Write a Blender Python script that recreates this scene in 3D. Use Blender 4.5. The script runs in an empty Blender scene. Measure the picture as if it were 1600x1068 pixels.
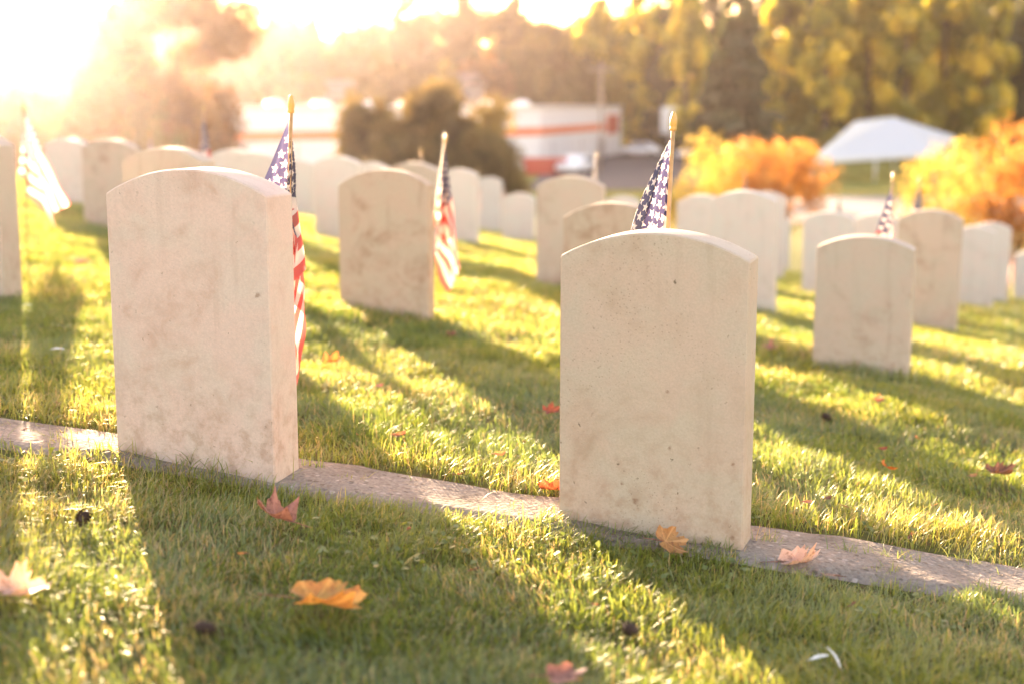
import bpy, bmesh, math, random
import numpy as np
from math import radians, sin, cos, pi, atan, atan2, hypot, sqrt
from mathutils import Vector, Matrix

C = bpy.context.scene.collection
sc = bpy.context.scene
random.seed(4); RNG = np.random.default_rng(11)

# ------------------------------------------------------------------ camera, sky, sun, exposure
PITCH = atan((534 - 162) / 2222.0)
cam = bpy.data.cameras.new('camera'); camo = bpy.data.objects.new('camera', cam); C.objects.link(camo)
camo.location = (0, 0, 0); camo.rotation_euler = (pi / 2 - PITCH, 0, 0)
cam.lens = 50; cam.sensor_width = 36; cam.clip_start = 0.05; cam.clip_end = 3000
cam.dof.use_dof = True; cam.dof.focus_distance = 2.62; cam.dof.aperture_fstop = 2.6
sc.camera = camo

SUN_AZ = radians(-18.7)        # measured from +Y (view direction), negative = left
SUN_EL = radians(7.2)
w = bpy.data.worlds.new('World'); sc.world = w; w.use_nodes = True
nt = w.node_tree; bg = nt.nodes['Background']
sky = nt.nodes.new('ShaderNodeTexSky'); sky.sky_type = 'NISHITA'; sky.sun_disc = False
sky.sun_elevation = SUN_EL; sky.sun_rotation = SUN_AZ
sky.air_density = 1.0; sky.dust_density = 0.9; sky.ozone_density = 0.7
tint = nt.nodes.new('ShaderNodeMix'); tint.data_type = 'RGBA'; tint.blend_type = 'MULTIPLY'; tint.inputs[0].default_value = 1
tint.inputs[7].default_value = (1.20, .90, .85, 1)      # warm evening sky
nt.links.new(sky.outputs[0], tint.inputs[6]); nt.links.new(tint.outputs[2], bg.inputs[0]); bg.inputs[1].default_value = 0.12
sun = bpy.data.lights.new('sun', 'SUN'); suno = bpy.data.objects.new('sun', sun); C.objects.link(suno)
sun.energy = 5.0; sun.angle = radians(0.6); sun.color = (1.0, 0.75, 0.50)
S = Vector((sin(SUN_AZ) * cos(SUN_EL), cos(SUN_AZ) * cos(SUN_EL), sin(SUN_EL)))
suno.rotation_euler = S.to_track_quat('Z', 'Y').to_euler()
vs = sc.view_settings
vs.view_transform = 'Standard'; vs.look = 'None'; vs.exposure = 3.15; vs.gamma = 1.0
HAZE_DENSITY = 0.00016; HAZE_G = 0.86
cy = sc.cycles
cy.use_denoising = True; cy.volume_bounces = 1; cy.max_bounces = 6; cy.transparent_max_bounces = 8
cy.diffuse_bounces = 3; cy.transmission_bounces = 4; cy.glossy_bounces = 2; cy.sample_clamp_indirect = 6
cy.caustics_reflective = False; cy.caustics_refractive = False

# ------------------------------------------------------------------ helpers
FPX = 2222.0
def ray(px, py):
    v = Vector(((px - 800) / FPX, cos(PITCH) + sin(PITCH) * (534 - py) / FPX, -sin(PITCH) + cos(PITCH) * (534 - py) / FPX))
    return v
def at(px, py, y):
    v = ray(px, py); return v * (y / v.y)
def proj(P):
    d = P[1] * cos(PITCH) - P[2] * sin(PITCH)
    return 800 + FPX * P[0] / d, 534 - FPX * (P[1] * sin(PITCH) + P[2] * cos(PITCH)) / d
def tag(o, label=None, cat=None, group=None, kind=None):
    if label: o['label'] = label
    if cat: o['category'] = cat
    if group: o['group'] = group
    if kind: o['kind'] = kind
    return o
def empty(name, loc, rz=0):
    o = bpy.data.objects.new(name, None); C.objects.link(o); o.location = loc; o.rotation_euler = (0, 0, rz)
    o.empty_display_size = 0.1
    return o
def obj(name, me, mats=None, parent=None, loc=None):
    o = bpy.data.objects.new(name, me); C.objects.link(o)
    if mats is not None:
        for m in (mats if isinstance(mats, (list, tuple)) else [mats]): me.materials.append(m)
    if parent: o.parent = parent
    if loc is not None: o.location = loc
    return o
def bm_obj(name, bm, mats, parent=None, loc=None, smooth=False):
    me = bpy.data.meshes.new(name); bm.to_mesh(me); bm.free()
    if smooth: me.shade_smooth()
    return obj(name, me, mats, parent, loc)
def copy_tree(o, parent=None):
    c = o.copy(); C.objects.link(c)
    if parent: c.parent = parent
    for ch in list(o.children): copy_tree(ch, c)
    return c
def np_mesh(name, verts, faces, nper, smooth=False):
    me = bpy.data.meshes.new(name)
    verts = np.asarray(verts, np.float32); faces = np.asarray(faces, np.int32)
    me.vertices.add(len(verts)); me.vertices.foreach_set('co', verts.ravel())
    nf = len(faces); me.loops.add(nf * nper); me.loops.foreach_set('vertex_index', faces.ravel())
    me.polygons.add(nf)
    me.polygons.foreach_set('loop_start', np.arange(0, nf * nper, nper, dtype=np.int32))
    me.update(calc_edges=True)
    if smooth: me.shade_smooth()
    return me
def face_attr(me, name, vals):
    a = me.attributes.new(name, 'FLOAT', 'FACE'); a.data.foreach_set('value', np.asarray(vals, np.float32))
def box(bm, x0, x1, y0, y1, z0, z1, mi=0):
    v = [bm.verts.new(p) for p in ((x0,y0,z0),(x1,y0,z0),(x1,y1,z0),(x0,y1,z0),(x0,y0,z1),(x1,y0,z1),(x1,y1,z1),(x0,y1,z1))]
    for f in ((0,3,2,1),(4,5,6,7),(0,1,5,4),(1,2,6,5),(2,3,7,6),(3,0,4,7)):
        bm.faces.new([v[i] for i in f]).material_index = mi
def tube(bm, pts, rads, n=8, cap=True):
    rings = []
    for i, p in enumerate(pts):
        p = Vector(p); a = Vector(pts[max(i - 1, 0)]); b = Vector(pts[min(i + 1, len(pts) - 1)])
        d = (b - a).normalized(); u = d.orthogonal().normalized()
        if abs(d.z) > .5: u = (Vector((1, 0, 0)) - d * d.x).normalized()
        v = d.cross(u)
        rings.append([bm.verts.new(p + (u * cos(2 * pi * k / n) + v * sin(2 * pi * k / n)) * rads[i]) for k in range(n)])
    for r0, r1 in zip(rings, rings[1:]):
        for k in range(n): bm.faces.new((r0[k], r0[(k + 1) % n], r1[(k + 1) % n], r1[k])).smooth = True
    if cap:
        bm.faces.new(rings[0][::-1]); bm.faces.new(rings[-1])
    return rings
def prism(bm, foot, z0, z1, mi=0):
    b = [bm.verts.new((x, y, z0)) for x, y in foot]; t = [bm.verts.new((x, y, z1)) for x, y in foot]; n = len(foot)
    bm.faces.new(b[::-1]).material_index = mi; bm.faces.new(t).material_index = mi
    for i in range(n): bm.faces.new((b[i], b[(i + 1) % n], t[(i + 1) % n], t[i])).material_index = mi

# value noise (numpy)
_perm = np.random.default_rng(5).random((256, 256))
def vnoise(x, y):
    x = np.asarray(x, float); y = np.asarray(y, float)
    xi = np.floor(x).astype(int); yi = np.floor(y).astype(int); fx = x - xi; fy = y - yi
    fx = fx * fx * (3 - 2 * fx); fy = fy * fy * (3 - 2 * fy)
    g = lambda a, b: _perm[a & 255, b & 255]
    return (g(xi, yi) * (1 - fx) + g(xi + 1, yi) * fx) * (1 - fy) + (g(xi, yi + 1) * (1 - fx) + g(xi + 1, yi + 1) * fx) * fy
def sstep(a, b, x):
    t = np.clip((x - a) / (b - a), 0, 1); return t * t * (3 - 2 * t)

# ------------------------------------------------------------------ stones as read from the photograph, and the ground that carries them
# name: (front left px, front right px, peak py, base-left py or None, yaw deg)
ST = dict(A=(164,417,265,714,18),B=(875,1172,358,816,18),C=(527,668,265,473,9),D=(1275,1428,366,572,20),O=(881,1028,316,None,14),W=(192,318,232,None,16),Z=(-140,-8,206,450,18),
N=(838,941,275,437,12),K=(1110,1214,297,480,18),E=(1402,1502,326,511,22),S=(603,683,254,None,14),T=(490,560,245,368,14),V=(358,431,238,None,16),X=(125,205,219,352,16),
M=(1058,1132,304,None,16),R=(684,744,264,395,14),I=(1256,1335,330,450,18),F=(1487,1557,352,481,20),G=(1518,1580,347,464,20),L2=(1165,1226,299,None,18),J=(1332,1404,333,None,18),
Q=(742,782,277,360,14),P=(785,834,302,356,14),AA=(440,485,250,335,15),U=(548,604,254,None,14),V1=(327,394,234,None,16),Y=(68,132,218,310,16),L=(1190,1234,338,424,18),H=(1587,1640,391,470,20),FS=(945,998,306,None,14))
RISE = dict(A=.046, B=.044, C=.055, D=.042)
WID = .33
def solve(k):
    xl, xr, yp, yb, ad = ST[k]; a = radians(ad); t = Vector((cos(a), -sin(a), 0))
    yt = yp + RISE.get(k, .05) * (xr - xl) / .315
    r = ray(xl, yt); lo, hi = .5, 90
    for _ in range(50):
        m = (lo + hi) / 2
        if proj(r * m + t * WID)[0] - xl > xr - xl: lo = m
        else: hi = m
    return r * m, a
STP = {k: solve(k) for k in ST}
_rx = []; 
def near_z(x, y):
    xc = np.clip(x, -9, 9)
    return -0.6463 - 0.0981 * xc - 0.0244 * y - 0.0017 * xc * y - 0.0018 * y * y
for k in ST:
    yb = ST[k][3]
    if yb and k not in ('P', 'R'):
        Pp = STP[k][0]; q = at(ST[k][0], yb, Pp.y)
        _rx.append((Pp.x + .15, Pp.y, q.z - float(near_z(q.x, q.y))))
def terrain(x, y):
    x = np.asarray(x, float); y = np.asarray(y, float)
    n = near_z(x, y); num = np.zeros_like(n); den = np.full_like(n, .25)
    for a, b, r in _rx:
        g = np.exp(-((x - a) ** 2 + (y - b) ** 2) / (2 * .9 ** 2)); num += g * r; den += g
    n = n + num / den
    n = n + (vnoise(x * 1.7 + 9, y * 1.7) - .5) * .035 * sstep(2.9, 4, y) + (vnoise(x * 5, y * 5 + 3) - .5) * .016 + (vnoise(x * 13, y * 13 + 3) - .5) * .007
    far = -5.5 + 17 * sstep(150, 330, y) * (1 - .5 * sstep(-10, 60, x)) + (vnoise(x * .05, y * .05) - .5) * .3
    t = sstep(17, 58, y + np.abs(x) * .15)
    return n * (1 - t) + far * t
def tz(x, y): return float(terrain(np.array([x]), np.array([y]))[0])
def on_ground(px, py):
    r = ray(px, py); lo, hi = .5, 200
    d = lo
    while d < hi:
        p = r * d
        if p.z < tz(p.x, p.y): break
        d *= 1.01
    a, b = d / 1.01, d
    for _ in range(20):
        m = (a + b) / 2; p = r * m
        if p.z < tz(p.x, p.y): b = m
        else: a = m
    p = r * b; return Vector((p.x, p.y, tz(p.x, p.y)))

# ------------------------------------------------------------------ materials
def mat(name):
    m = bpy.data.materials.new(name); m.use_nodes = True
    for n in list(m.node_tree.nodes): m.node_tree.nodes.remove(n)
    return m, NT(m.node_tree)
class NT:
    def __init__(s, t): s.t = t
    def n(s, ty, **kw):
        x = s.t.nodes.new(ty)
        for k, v in kw.items():
            if k == 'ins':
                for i, val in v.items():
                    if isinstance(val, bpy.types.NodeSocket): s.t.links.new(val, x.inputs[i])
                    else: x.inputs[i].default_value = val
            else: setattr(x, k, v)
        return x
    def math(s, op, a, b=0.0, c=None, clamp=False):
        ins = {0: a, 1: b}
        if c is not None: ins[2] = c
        return s.n('ShaderNodeMath', operation=op, use_clamp=clamp, ins=ins).outputs[0]
    def mix(s, f, a, b, mode='MIX'):
        x = s.n('ShaderNodeMix', data_type='RGBA', blend_type=mode, ins={0: f, 6: a, 7: b}); return x.outputs[2]
    def noise(s, vec, scale, detail=4, rough=.55, dist=0):
        return s.n('ShaderNodeTexNoise', ins={'Vector': vec, 'Scale': scale, 'Detail': detail, 'Roughness': rough, 'Distortion': dist}).outputs['Fac']
    def ramp(s, f, a, b, lo=0., hi=1.):
        x = s.n('ShaderNodeMapRange', ins={0: f, 1: a, 2: b, 3: lo, 4: hi}); x.interpolation_type = 'SMOOTHSTEP'; return x.outputs[0]
    def out(s, sh): s.n('ShaderNodeOutputMaterial', ins={'Surface': sh})
    def bsdf(s, col, rough=.6, normal=None, spec=.4, **kw):
        ins = {'Base Color': col, 'Roughness': rough, 'Specular IOR Level': spec}
        if normal is not None: ins['Normal'] = normal
        ins.update(kw)
        return s.n('ShaderNodeBsdfPrincipled', ins=ins).outputs[0]
    def bump(s, h, strength=.3, dist=.002):
        return s.n('ShaderNodeBump', ins={'Strength': strength, 'Distance': dist, 'Height': h}).outputs[0]
def c4(r, g, b): return (r, g, b, 1)
def plain(name, col, rough=.6, spec=.4, bump=None, var=.12, vs=3., metallic=0):
    m, t = mat(name)
    co = t.n('ShaderNodeTexCoord').outputs['Object']
    f = t.noise(co, vs, 5)
    c = t.mix(t.ramp(f, .3, .7), c4(*[x * (1 - var) for x in col]), c4(*[min(x * (1 + var), 1) for x in col]))
    nrm = t.bump(t.noise(co, bump[0], 4), bump[1], bump[2]) if bump else None
    t.out(t.bsdf(c, rough, nrm, spec, Metallic=metallic)); return m

def stone_material(name, base, stain, stain_amt, speck_amt, low=.5, spots=()):
    m, t = mat(name)
    co = t.n('ShaderNodeTexCoord').outputs['Object']
    rnd = t.n('ShaderNodeObjectInfo').outputs['Random']
    off = t.n('ShaderNodeCombineXYZ', ins={0: t.math('MULTIPLY', rnd, 17.), 1: t.math('MULTIPLY', rnd, 31.)}).outputs[0]
    v = t.n('ShaderNodeVectorMath', operation='ADD', ins={0: co, 1: off}).outputs[0]
    z = t.n('ShaderNodeSeparateXYZ', ins={0: co}); zz = z.outputs[2]; xx = z.outputs[0]
    # broad veined blotches
    n1 = t.noise(v, 5, 6, .6, 1.2); n2 = t.noise(v, 19, 6, .65, .6)
    sv = t.n('ShaderNodeMapping', ins={'Vector': v, 'Scale': (22, 22, 2.2)}).outputs[0]
    streak = t.noise(sv, 1, 4, .6)
    blot = t.math('MULTIPLY', t.ramp(n1, .47, .72), t.ramp(n2, .35, .65))
    base_c = t.mix(t.ramp(t.noise(v, 11, 5, .6, .4), .35, .65), c4(base[0] * 1.02, base[1] * .965, base[2] * .95), c4(base[0] * .96, base[1] * 1.0, base[2] * .98))
    c = t.mix(t.math('MULTIPLY', blot, stain_amt), base_c, c4(*stain))
    c = t.mix(t.math('MULTIPLY', t.ramp(streak, .52, .75), stain_amt * .45), c, c4(*[a * .8 for a in stain]))
    # dirt splashed up from the ground
    lowf = t.ramp(zz, .32, .0)
    dirt = t.math('MULTIPLY', lowf, t.ramp(t.noise(v, 33, 7, .7), .42, .68))
    c = t.mix(t.math('MULTIPLY', dirt, low), c, c4(.30, .155, .075))
    # grain and specks
    g = t.noise(v, 260, 3, .6)
    c = t.mix(t.ramp(g, .3, .7, .0, .34), c, c4(*[a * .72 for a in base]))
    vd = t.n('ShaderNodeVectorMath', operation='ADD', ins={0: v, 1: t.n('ShaderNodeVectorMath', operation='SCALE', ins={0: t.n('ShaderNodeTexNoise', ins={'Vector': v, 'Scale': 150.}).outputs['Color'], 'Scale': .012}).outputs[0]}).outputs[0]
    vo = t.n('ShaderNodeTexVoronoi', ins={'Vector': vd, 'Scale': 85., 'Randomness': 1.})
    vsel = t.n('ShaderNodeSeparateColor', ins={0: vo.outputs['Color']})
    dot = t.math('MULTIPLY', t.ramp(vo.outputs['Distance'], .26, .10), t.ramp(vsel.outputs[0], .80, .86))
    dot = t.math('MULTIPLY', dot, t.ramp(t.noise(v, 7, 3), .42, .62))
    vo2 = t.n('ShaderNodeTexVoronoi', ins={'Vector': v, 'Scale': 170., 'Randomness': 1.})
    vs2 = t.n('ShaderNodeSeparateColor', ins={0: vo2.outputs['Color']})
    dot2 = t.math('MULTIPLY', t.ramp(vo2.outputs['Distance'], .3, .1), t.ramp(vs2.outputs[1], .74, .8))
    dot2 = t.math('MULTIPLY', dot2, t.ramp(t.noise(v, 4.5, 4), .45, .62))
    dd = t.math('MAXIMUM', dot, t.math('MULTIPLY', dot2, .45))
    c = t.mix(t.math('MULTIPLY', dd, speck_amt), c, c4(.16, .12, .075))
    for (sx, sz, sr) in spots:
        d = t.n('ShaderNodeVectorMath', operation='DISTANCE', ins={0: co, 1: (sx, -.05, sz)}).outputs['Value']
        d = t.math('ADD', d, t.math('MULTIPLY', t.math('SUBTRACT', t.noise(co, 140, 3), .5), sr * 3.2))
        c = t.mix(t.math('MULTIPLY', t.ramp(d, sr * 1.3, sr * .1), .6), c, c4(.2, .1, .05))
    h = t.math('ADD', t.math('MULTIPLY', t.noise(v, 90, 6, .7), 1.), t.math('MULTIPLY', dd, -.6))
    nrm = t.bump(h, .35, .0025)
    t.out(t.bsdf(c, .72, nrm, .3)); return m
M = {}
M['stoneA'] = stone_material('marble_pink_veined', (.65, .515, .43), (.46, .27, .18), .68, .5, .5, [(.142, .335, .006), (-.03, .03, .003)])
M['stoneB'] = stone_material('marble_speckled', (.54, .435, .335), (.38, .27, .17), .65, .9, .45, [(-.05, .10, .004), (.03, .27, .0035), (.035, .17, .004), (.148, .02, .006), (.145, .15, .003), (-.025, .07, .006)])
M['stoneC'] = stone_material('marble_brown_streaked', (.52, .40, .29), (.30, .17, .09), .95, .3, .4)
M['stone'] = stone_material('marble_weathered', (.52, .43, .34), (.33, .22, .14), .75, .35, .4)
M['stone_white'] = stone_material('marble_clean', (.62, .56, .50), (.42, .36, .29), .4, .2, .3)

def leafy(name, c_dark, c_light, trans=.5, attr=True, rough=.5, gloss=.05, tmul=1.6):
    m, t = mat(name)
    if attr:
        f = t.n('ShaderNodeAttribute', attribute_name='tint').outputs['Fac']
    else:
        co = t.n('ShaderNodeTexCoord').outputs['Object']; f = t.noise(co, 25, 5)
    c = t.mix(f, c4(*c_dark), c4(*c_light))
    tc = t.mix(1., c, c4(tmul * 1.15, tmul, tmul * .55), 'MULTIPLY')
    d = t.n('ShaderNodeBsdfDiffuse', ins={0: c}).outputs[0]
    tr = t.n('ShaderNodeBsdfTranslucent', ins={0: tc}).outputs[0]
    gl = t.n('ShaderNodeBsdfGlossy', ins={0: c4(.9, .9, .8), 1: rough}).outputs[0]
    s = t.n('ShaderNodeMixShader', ins={0: trans, 1: d, 2: tr}).outputs[0]
    s = t.n('ShaderNodeMixShader', ins={0: gloss, 1: s, 2: gl}).outputs[0]
    t.out(s); return m
# grass: tint 0..1 green range, straw on top
def grass_material():
    m, t = mat('grass_blades')
    f = t.n('ShaderNodeAttribute', attribute_name='tint').outputs['Fac']
    r = t.n('ShaderNodeValToRGB', ins={0: f}); e = r.color_ramp.elements
    e[0].position = 0; e[0].color = c4(.075, .12, .02); e[1].position = 1; e[1].color = c4(.38, .28, .14)
    for p, col in ((.35, (.135, .185, .028)), (.65, (.215, .24, .04)), (.88, (.31, .28, .075))):
        x = e.new(p); x.color = c4(*col)
    c = r.outputs[0]
    tc = t.mix(1., c, c4(2.05, 1.8, 1.4), 'MULTIPLY')
    d = t.n('ShaderNodeBsdfDiffuse', ins={0: c}).outputs[0]
    tr = t.n('ShaderNodeBsdfTranslucent', ins={0: tc}).outputs[0]
    gl = t.n('ShaderNodeBsdfGlossy', ins={0: c4(1, 1, .9), 1: .42}).outputs[0]
    s = t.n('ShaderNodeMixShader', ins={0: .5, 1: d, 2: tr}).outputs[0]
    s = t.n('ShaderNodeMixShader', ins={0: .08, 1: s, 2: gl}).outputs[0]
    t.out(s); return m
M['grass'] = grass_material()
def ground_material():
    m, t = mat('lawn_ground')
    co = t.n('ShaderNodeTexCoord').outputs['Object']
    f = t.noise(co, 1.3, 7, .65); f2 = t.noise(co, 40, 5, .7)
    c = t.mix(t.ramp(f, .35, .65), c4(.08, .09, .025), c4(.15, .14, .045))
    c = t.mix(t.ramp(f2, .45, .7), c, c4(.14, .095, .05))
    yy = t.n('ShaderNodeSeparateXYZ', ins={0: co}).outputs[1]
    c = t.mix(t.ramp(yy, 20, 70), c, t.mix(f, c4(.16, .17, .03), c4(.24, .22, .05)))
    t.out(t.bsdf(c, .95, t.bump(f2, .6, .02), .1)); return m
M['ground'] = ground_material()
def gravel_material():
    m, t = mat('exposed_aggregate')
    co = t.n('ShaderNodeTexCoord').outputs['Object']
    wv = t.n('ShaderNodeVectorMath', operation='ADD', ins={0: co, 1: t.n('ShaderNodeVectorMath', operation='SCALE', ins={0: t.n('ShaderNodeTexNoise', ins={'Vector': co, 'Scale': 60.}).outputs['Color'], 'Scale': .006}).outputs[0]}).outputs[0]
    v1 = t.n('ShaderNodeTexVoronoi', ins={'Vector': wv, 'Scale': 78.}); v2 = t.n('ShaderNodeTexVoronoi', ins={'Vector': wv, 'Scale': 230.})
    s1 = t.n('ShaderNodeSeparateColor', ins={0: v1.outputs['Color']})
    r = t.n('ShaderNodeValToRGB', ins={0: s1.outputs[0]}); e = r.color_ramp.elements
    e[0].color = c4(.08, .06, .045); e[1].color = c4(.54, .46, .39)
    for p, col in ((.3, (.24, .18, .135)), (.6, (.40, .32, .26)), (.8, (.13, .11, .10))):
        x = e.new(p); x.color = c4(*col)
    cem = c4(.27, .22, .175)
    c = t.mix(t.ramp(v1.outputs['Distance'], .28, .5), r.outputs[0], cem)
    c = t.mix(.25, c, t.n('ShaderNodeMix', data_type='RGBA', ins={0: t.n('ShaderNodeSeparateColor', ins={0: v2.outputs['Color']}).outputs[1], 6: c4(.15, .12, .09), 7: c4(.5, .44, .37)}).outputs[2])
    c = t.mix(t.ramp(t.noise(co, 6, 5), .45, .7, 0, .6), c, c4(.13, .10, .07))
    h = t.math('ADD', t.math('MULTIPLY', v1.outputs['Distance'], -1.), t.math('MULTIPLY', v2.outputs['Distance'], -.4))
    t.out(t.bsdf(c, .95, t.bump(h, .7, .004), .1)); return m
M['gravel'] = gravel_material()

def flag_material():
    m, t = mat('flag_cloth')
    uv = t.n('ShaderNodeUVMap').outputs[0]; s = t.n('ShaderNodeSeparateXYZ', ins={0: uv}); u, v = s.outputs[0], s.outputs[1]
    st = t.math('FLOOR', t.math('MULTIPLY', t.math('SUBTRACT', 1., v), 13.))
    odd = t.math('MODULO', st, 2.)
    red = c4(.50, .11, .10); white = c4(.80, .76, .72); blue = c4(.045, .045, .115)
    stripes = t.mix(odd, red, white)
    # canton
    cu = t.math('DIVIDE', u, .42); cv = t.math('DIVIDE', t.math('SUBTRACT', v, 6 / 13), 7 / 13)
    inc = t.math('MULTIPLY', t.math('LESS_THAN', cu, 1.), t.math('GREATER_THAN', cv, 0.))
    gx = t.math('MULTIPLY', cu, 12.); gy = t.math('MULTIPLY', cv, 10.)
    def star(off):
        # nearest lattice point 2k+off
        def near(g, hi):
            k = t.math('ROUND', t.math('MULTIPLY', t.math('SUBTRACT', g, off), .5))
            p = t.math('ADD', t.math('MULTIPLY', k, 2.), off)
            return t.math('SUBTRACT', g, p), t.math('MULTIPLY', t.math('GREATER_THAN', p, .5), t.math('LESS_THAN', p, hi))
        dx, okx = near(gx, 11.5); dy, oky = near(gy, 9.5)
        # cell is 0.42*457/12=16mm wide, 305*7/13/10=16.4mm high
        dx = t.math('MULTIPLY', dx, .97)
        ang = t.math('ARCTAN2', dx, dy); rr = t.math('SQRT', t.math('ADD', t.math('MULTIPLY', dx, dx), t.math('MULTIPLY', dy, dy)))
        seg = 2 * pi / 5
        a = t.math('ABSOLUTE', t.math('SUBTRACT', t.math('FLOORED_MODULO', t.math('ADD', ang, seg / 2), seg), seg / 2))
        px = t.math('MULTIPLY', rr, t.math('COSINE', a)); py = t.math('MULTIPLY', rr, t.math('SINE', a))
        R = .64; ri = R * .42; ix, iy = ri * cos(pi / 5), ri * sin(pi / 5)
        # line (R,0)-(ix,iy): inside when (px-R)*iy - py*(ix-R) < 0
        val = t.math('SUBTRACT', t.math('MULTIPLY', t.math('SUBTRACT', px, R), iy), t.math('MULTIPLY', py, ix - R))
        return t.math('MULTIPLY', t.math('LESS_THAN', val, 0.), t.math('MULTIPLY', okx, oky))
    stars = t.math('MAXIMUM', star(0.), star(1.))
    can = t.mix(stars, blue, white)
    c = t.mix(inc, stripes, can)
    tc = t.mix(1., c, c4(1.25, 1.1, 1.0), 'MULTIPLY')
    d = t.n('ShaderNodeBsdfDiffuse', ins={0: c}).outputs[0]; tr = t.n('ShaderNodeBsdfTranslucent', ins={0: tc}).outputs[0]
    gl = t.n('ShaderNodeBsdfGlossy', ins={0: c4(1, 1, 1), 1: .5}).outputs[0]
    sh = t.n('ShaderNodeMixShader', ins={0: .5, 1: d, 2: tr}).outputs[0]
    sh = t.n('ShaderNodeMixShader', ins={0: .05, 1: sh, 2: gl}).outputs[0]
    t.out(sh); return m
M['flag'] = flag_material()
M['wood'] = plain('dowel_wood', (.50, .30, .13), .5, .4, var=.2, vs=30)
M['gilt'] = plain('gilt_plastic', (.55, .34, .09), .35, .5)

# ------------------------------------------------------------------ ground sheet
def ground():
    ys = np.concatenate([np.linspace(-30, .2, 14), np.arange(.25, 14, .06), np.geomspace(14.1, 400, 150)])
    sx = np.linspace(-1, 1, 261); xs = np.sign(sx) * (np.abs(sx) * 6 + 394 * np.abs(sx) ** 7)
    X, Y = np.meshgrid(xs, ys); Zz = terrain(X, Y) - .004
    V = np.stack([X.ravel(), Y.ravel(), Zz.ravel()], 1); ny, nx = X.shape
    i = np.arange((ny - 1) * (nx - 1)); r, c = i // (nx - 1), i % (nx - 1); a = r * nx + c
    me = np_mesh('ground', V, np.stack([a, a + 1, a + nx + 1, a + nx], 1), 4, True)
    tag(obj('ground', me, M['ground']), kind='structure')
ground()

# kerb strip: two edges read from the photograph
pb = [on_ground(0, 652), on_ground(1600, 886)]; pf = [on_ground(0, 699), on_ground(1600, 942)]
def edge_y(e, x): return e[0].y + (e[1].y - e[0].y) * (x - e[0].x) / (e[1].x - e[0].x)
STRIP_Z = .004
def strip():
    xs = np.arange(-4, 4.2, .05); rows = 10; V = []
    for x in xs:
        y0, y1 = edge_y(pf, x), edge_y(pb, x)
        for j in range(rows + 1):
            y = y0 + (y1 - y0) * j / rows; V.append((x, y, tz(x, y) + STRIP_Z + (.003 if 0 < j < rows else -.01)))
    n = rows + 1; i = np.arange((len(xs) - 1) * rows); r, c = i // rows, i % rows; a = r * n + c
    me = np_mesh('path', V, np.stack([a, a + n, a + n + 1, a + 1], 1), 4, True)
    tag(obj('path', me, M['gravel']), kind='structure')
strip()

# ------------------------------------------------------------------ headstones
LAB = dict(
A='large headstone at left front, pinkish veined marble with rust stains low on its side face',
B='large headstone at centre right front, beige speckled marble with an orange leaf against its foot',
C='brown streaked headstone between the two large front headstones, striped flag at its right edge',
D='tan headstone right of the large speckled one, dark folded flag tip behind its top',
O='headstone mostly hidden behind the speckled front one, only its brown left shoulder showing',
W='sunlit headstone rising just above the middle top of the left front headstone',
Z='pale headstone cut off by the left frame edge beside the widely spread flag',
N='tall pale headstone with grass round its whole foot, left of the half hidden brown shoulder',
K='tall wide headstone directly behind the right shoulder of the speckled front one',
E='tall grey headstone overlapped by the tan one with the dark flag, at its right',
S='headstone peeking out above the streaked brown one, between it and the striped flag',
T='washed out headstone immediately left of the streaked brown one, grass at its foot',
V='headstone top just left of the flag that hangs on the left front headstone',
X='tall headstone left of the left front one, its dark shadow on bright grass',
M='low headstone top touching the tall wide one, right of the starred flag pole',
R='narrow looking headstone just right of the striped hanging flag',
I='grey headstone behind the left shoulder of the tan one, small flag tip over it',
F='pale headstone right of the tall grey one, lower and in front of its farther neighbour',
G='pale far headstone, its right edge showing past the lower pale one at right',
L2='pale sliver of headstone right behind the tall wide one, the higher of two slivers',
J='low headstone top between the grey one and the dark folded flag',
Q='small far headstone right of the narrow looking one, tiny flags on both its sides',
P='lowest far headstone, sunk behind the crest of the lawn, left of the tall pale one',
AA='blurred far headstone showing in the gap right of the left front flag',
U='small headstone top between the washed out one and the streaked brown one',
V1='farther headstone top between two sunlit tops above the left front headstone',
Y='hazy headstone at far left beside the spread flag, farthest left of the far ones',
L='lower and farther of two pale slivers right of the tall wide headstone',
H='far headstone cut off by the right frame edge beside a pale pink flag',
FS='low far headstone top between the tall pale one and the starred flag')
MATK = dict(A='stoneA', B='stoneB', C='stoneC', O='stoneC')
def headstone_mesh(rise, H):
    bm = bmesh.new(); w2, d2 = WID / 2, .05; n = 18
    prof = [(-w2, -.14), (w2, -.14)]
    R = (w2 * w2 + rise * rise) / (2 * rise); a0 = math.asin(w2 / R)
    for i in range(n + 1):
        a = a0 - 2 * a0 * i / n; prof.append((R * sin(a), H - R + R * cos(a)))
    f = [bm.verts.new((x, -d2, z)) for x, z in prof]; b = [bm.verts.new((x, d2, z)) for x, z in prof]
    bm.faces.new(f); bm.faces.new(b[::-1]); N = len(prof)
    for i in range(N): bm.faces.new((f[i], b[i], b[(i + 1) % N], f[(i + 1) % N]))
    bmesh.ops.recalc_face_normals(bm, faces=bm.faces)
    ed = [e for e in bm.edges if e.calc_face_angle(0) > radians(25) and max(v.co.z for v in e.verts) > -.1]
    bmesh.ops.bevel(bm, geom=ed, offset=.006, segments=3, profile=.6, affect='EDGES')
    me = bpy.data.meshes.new('headstone'); bm.to_mesh(me); bm.free()
    me.shade_smooth()
    for p in me.polygons: p.use_smooth = True
    me.set_sharp_from_angle(angle=radians(24))
    return me
foot = []
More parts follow.
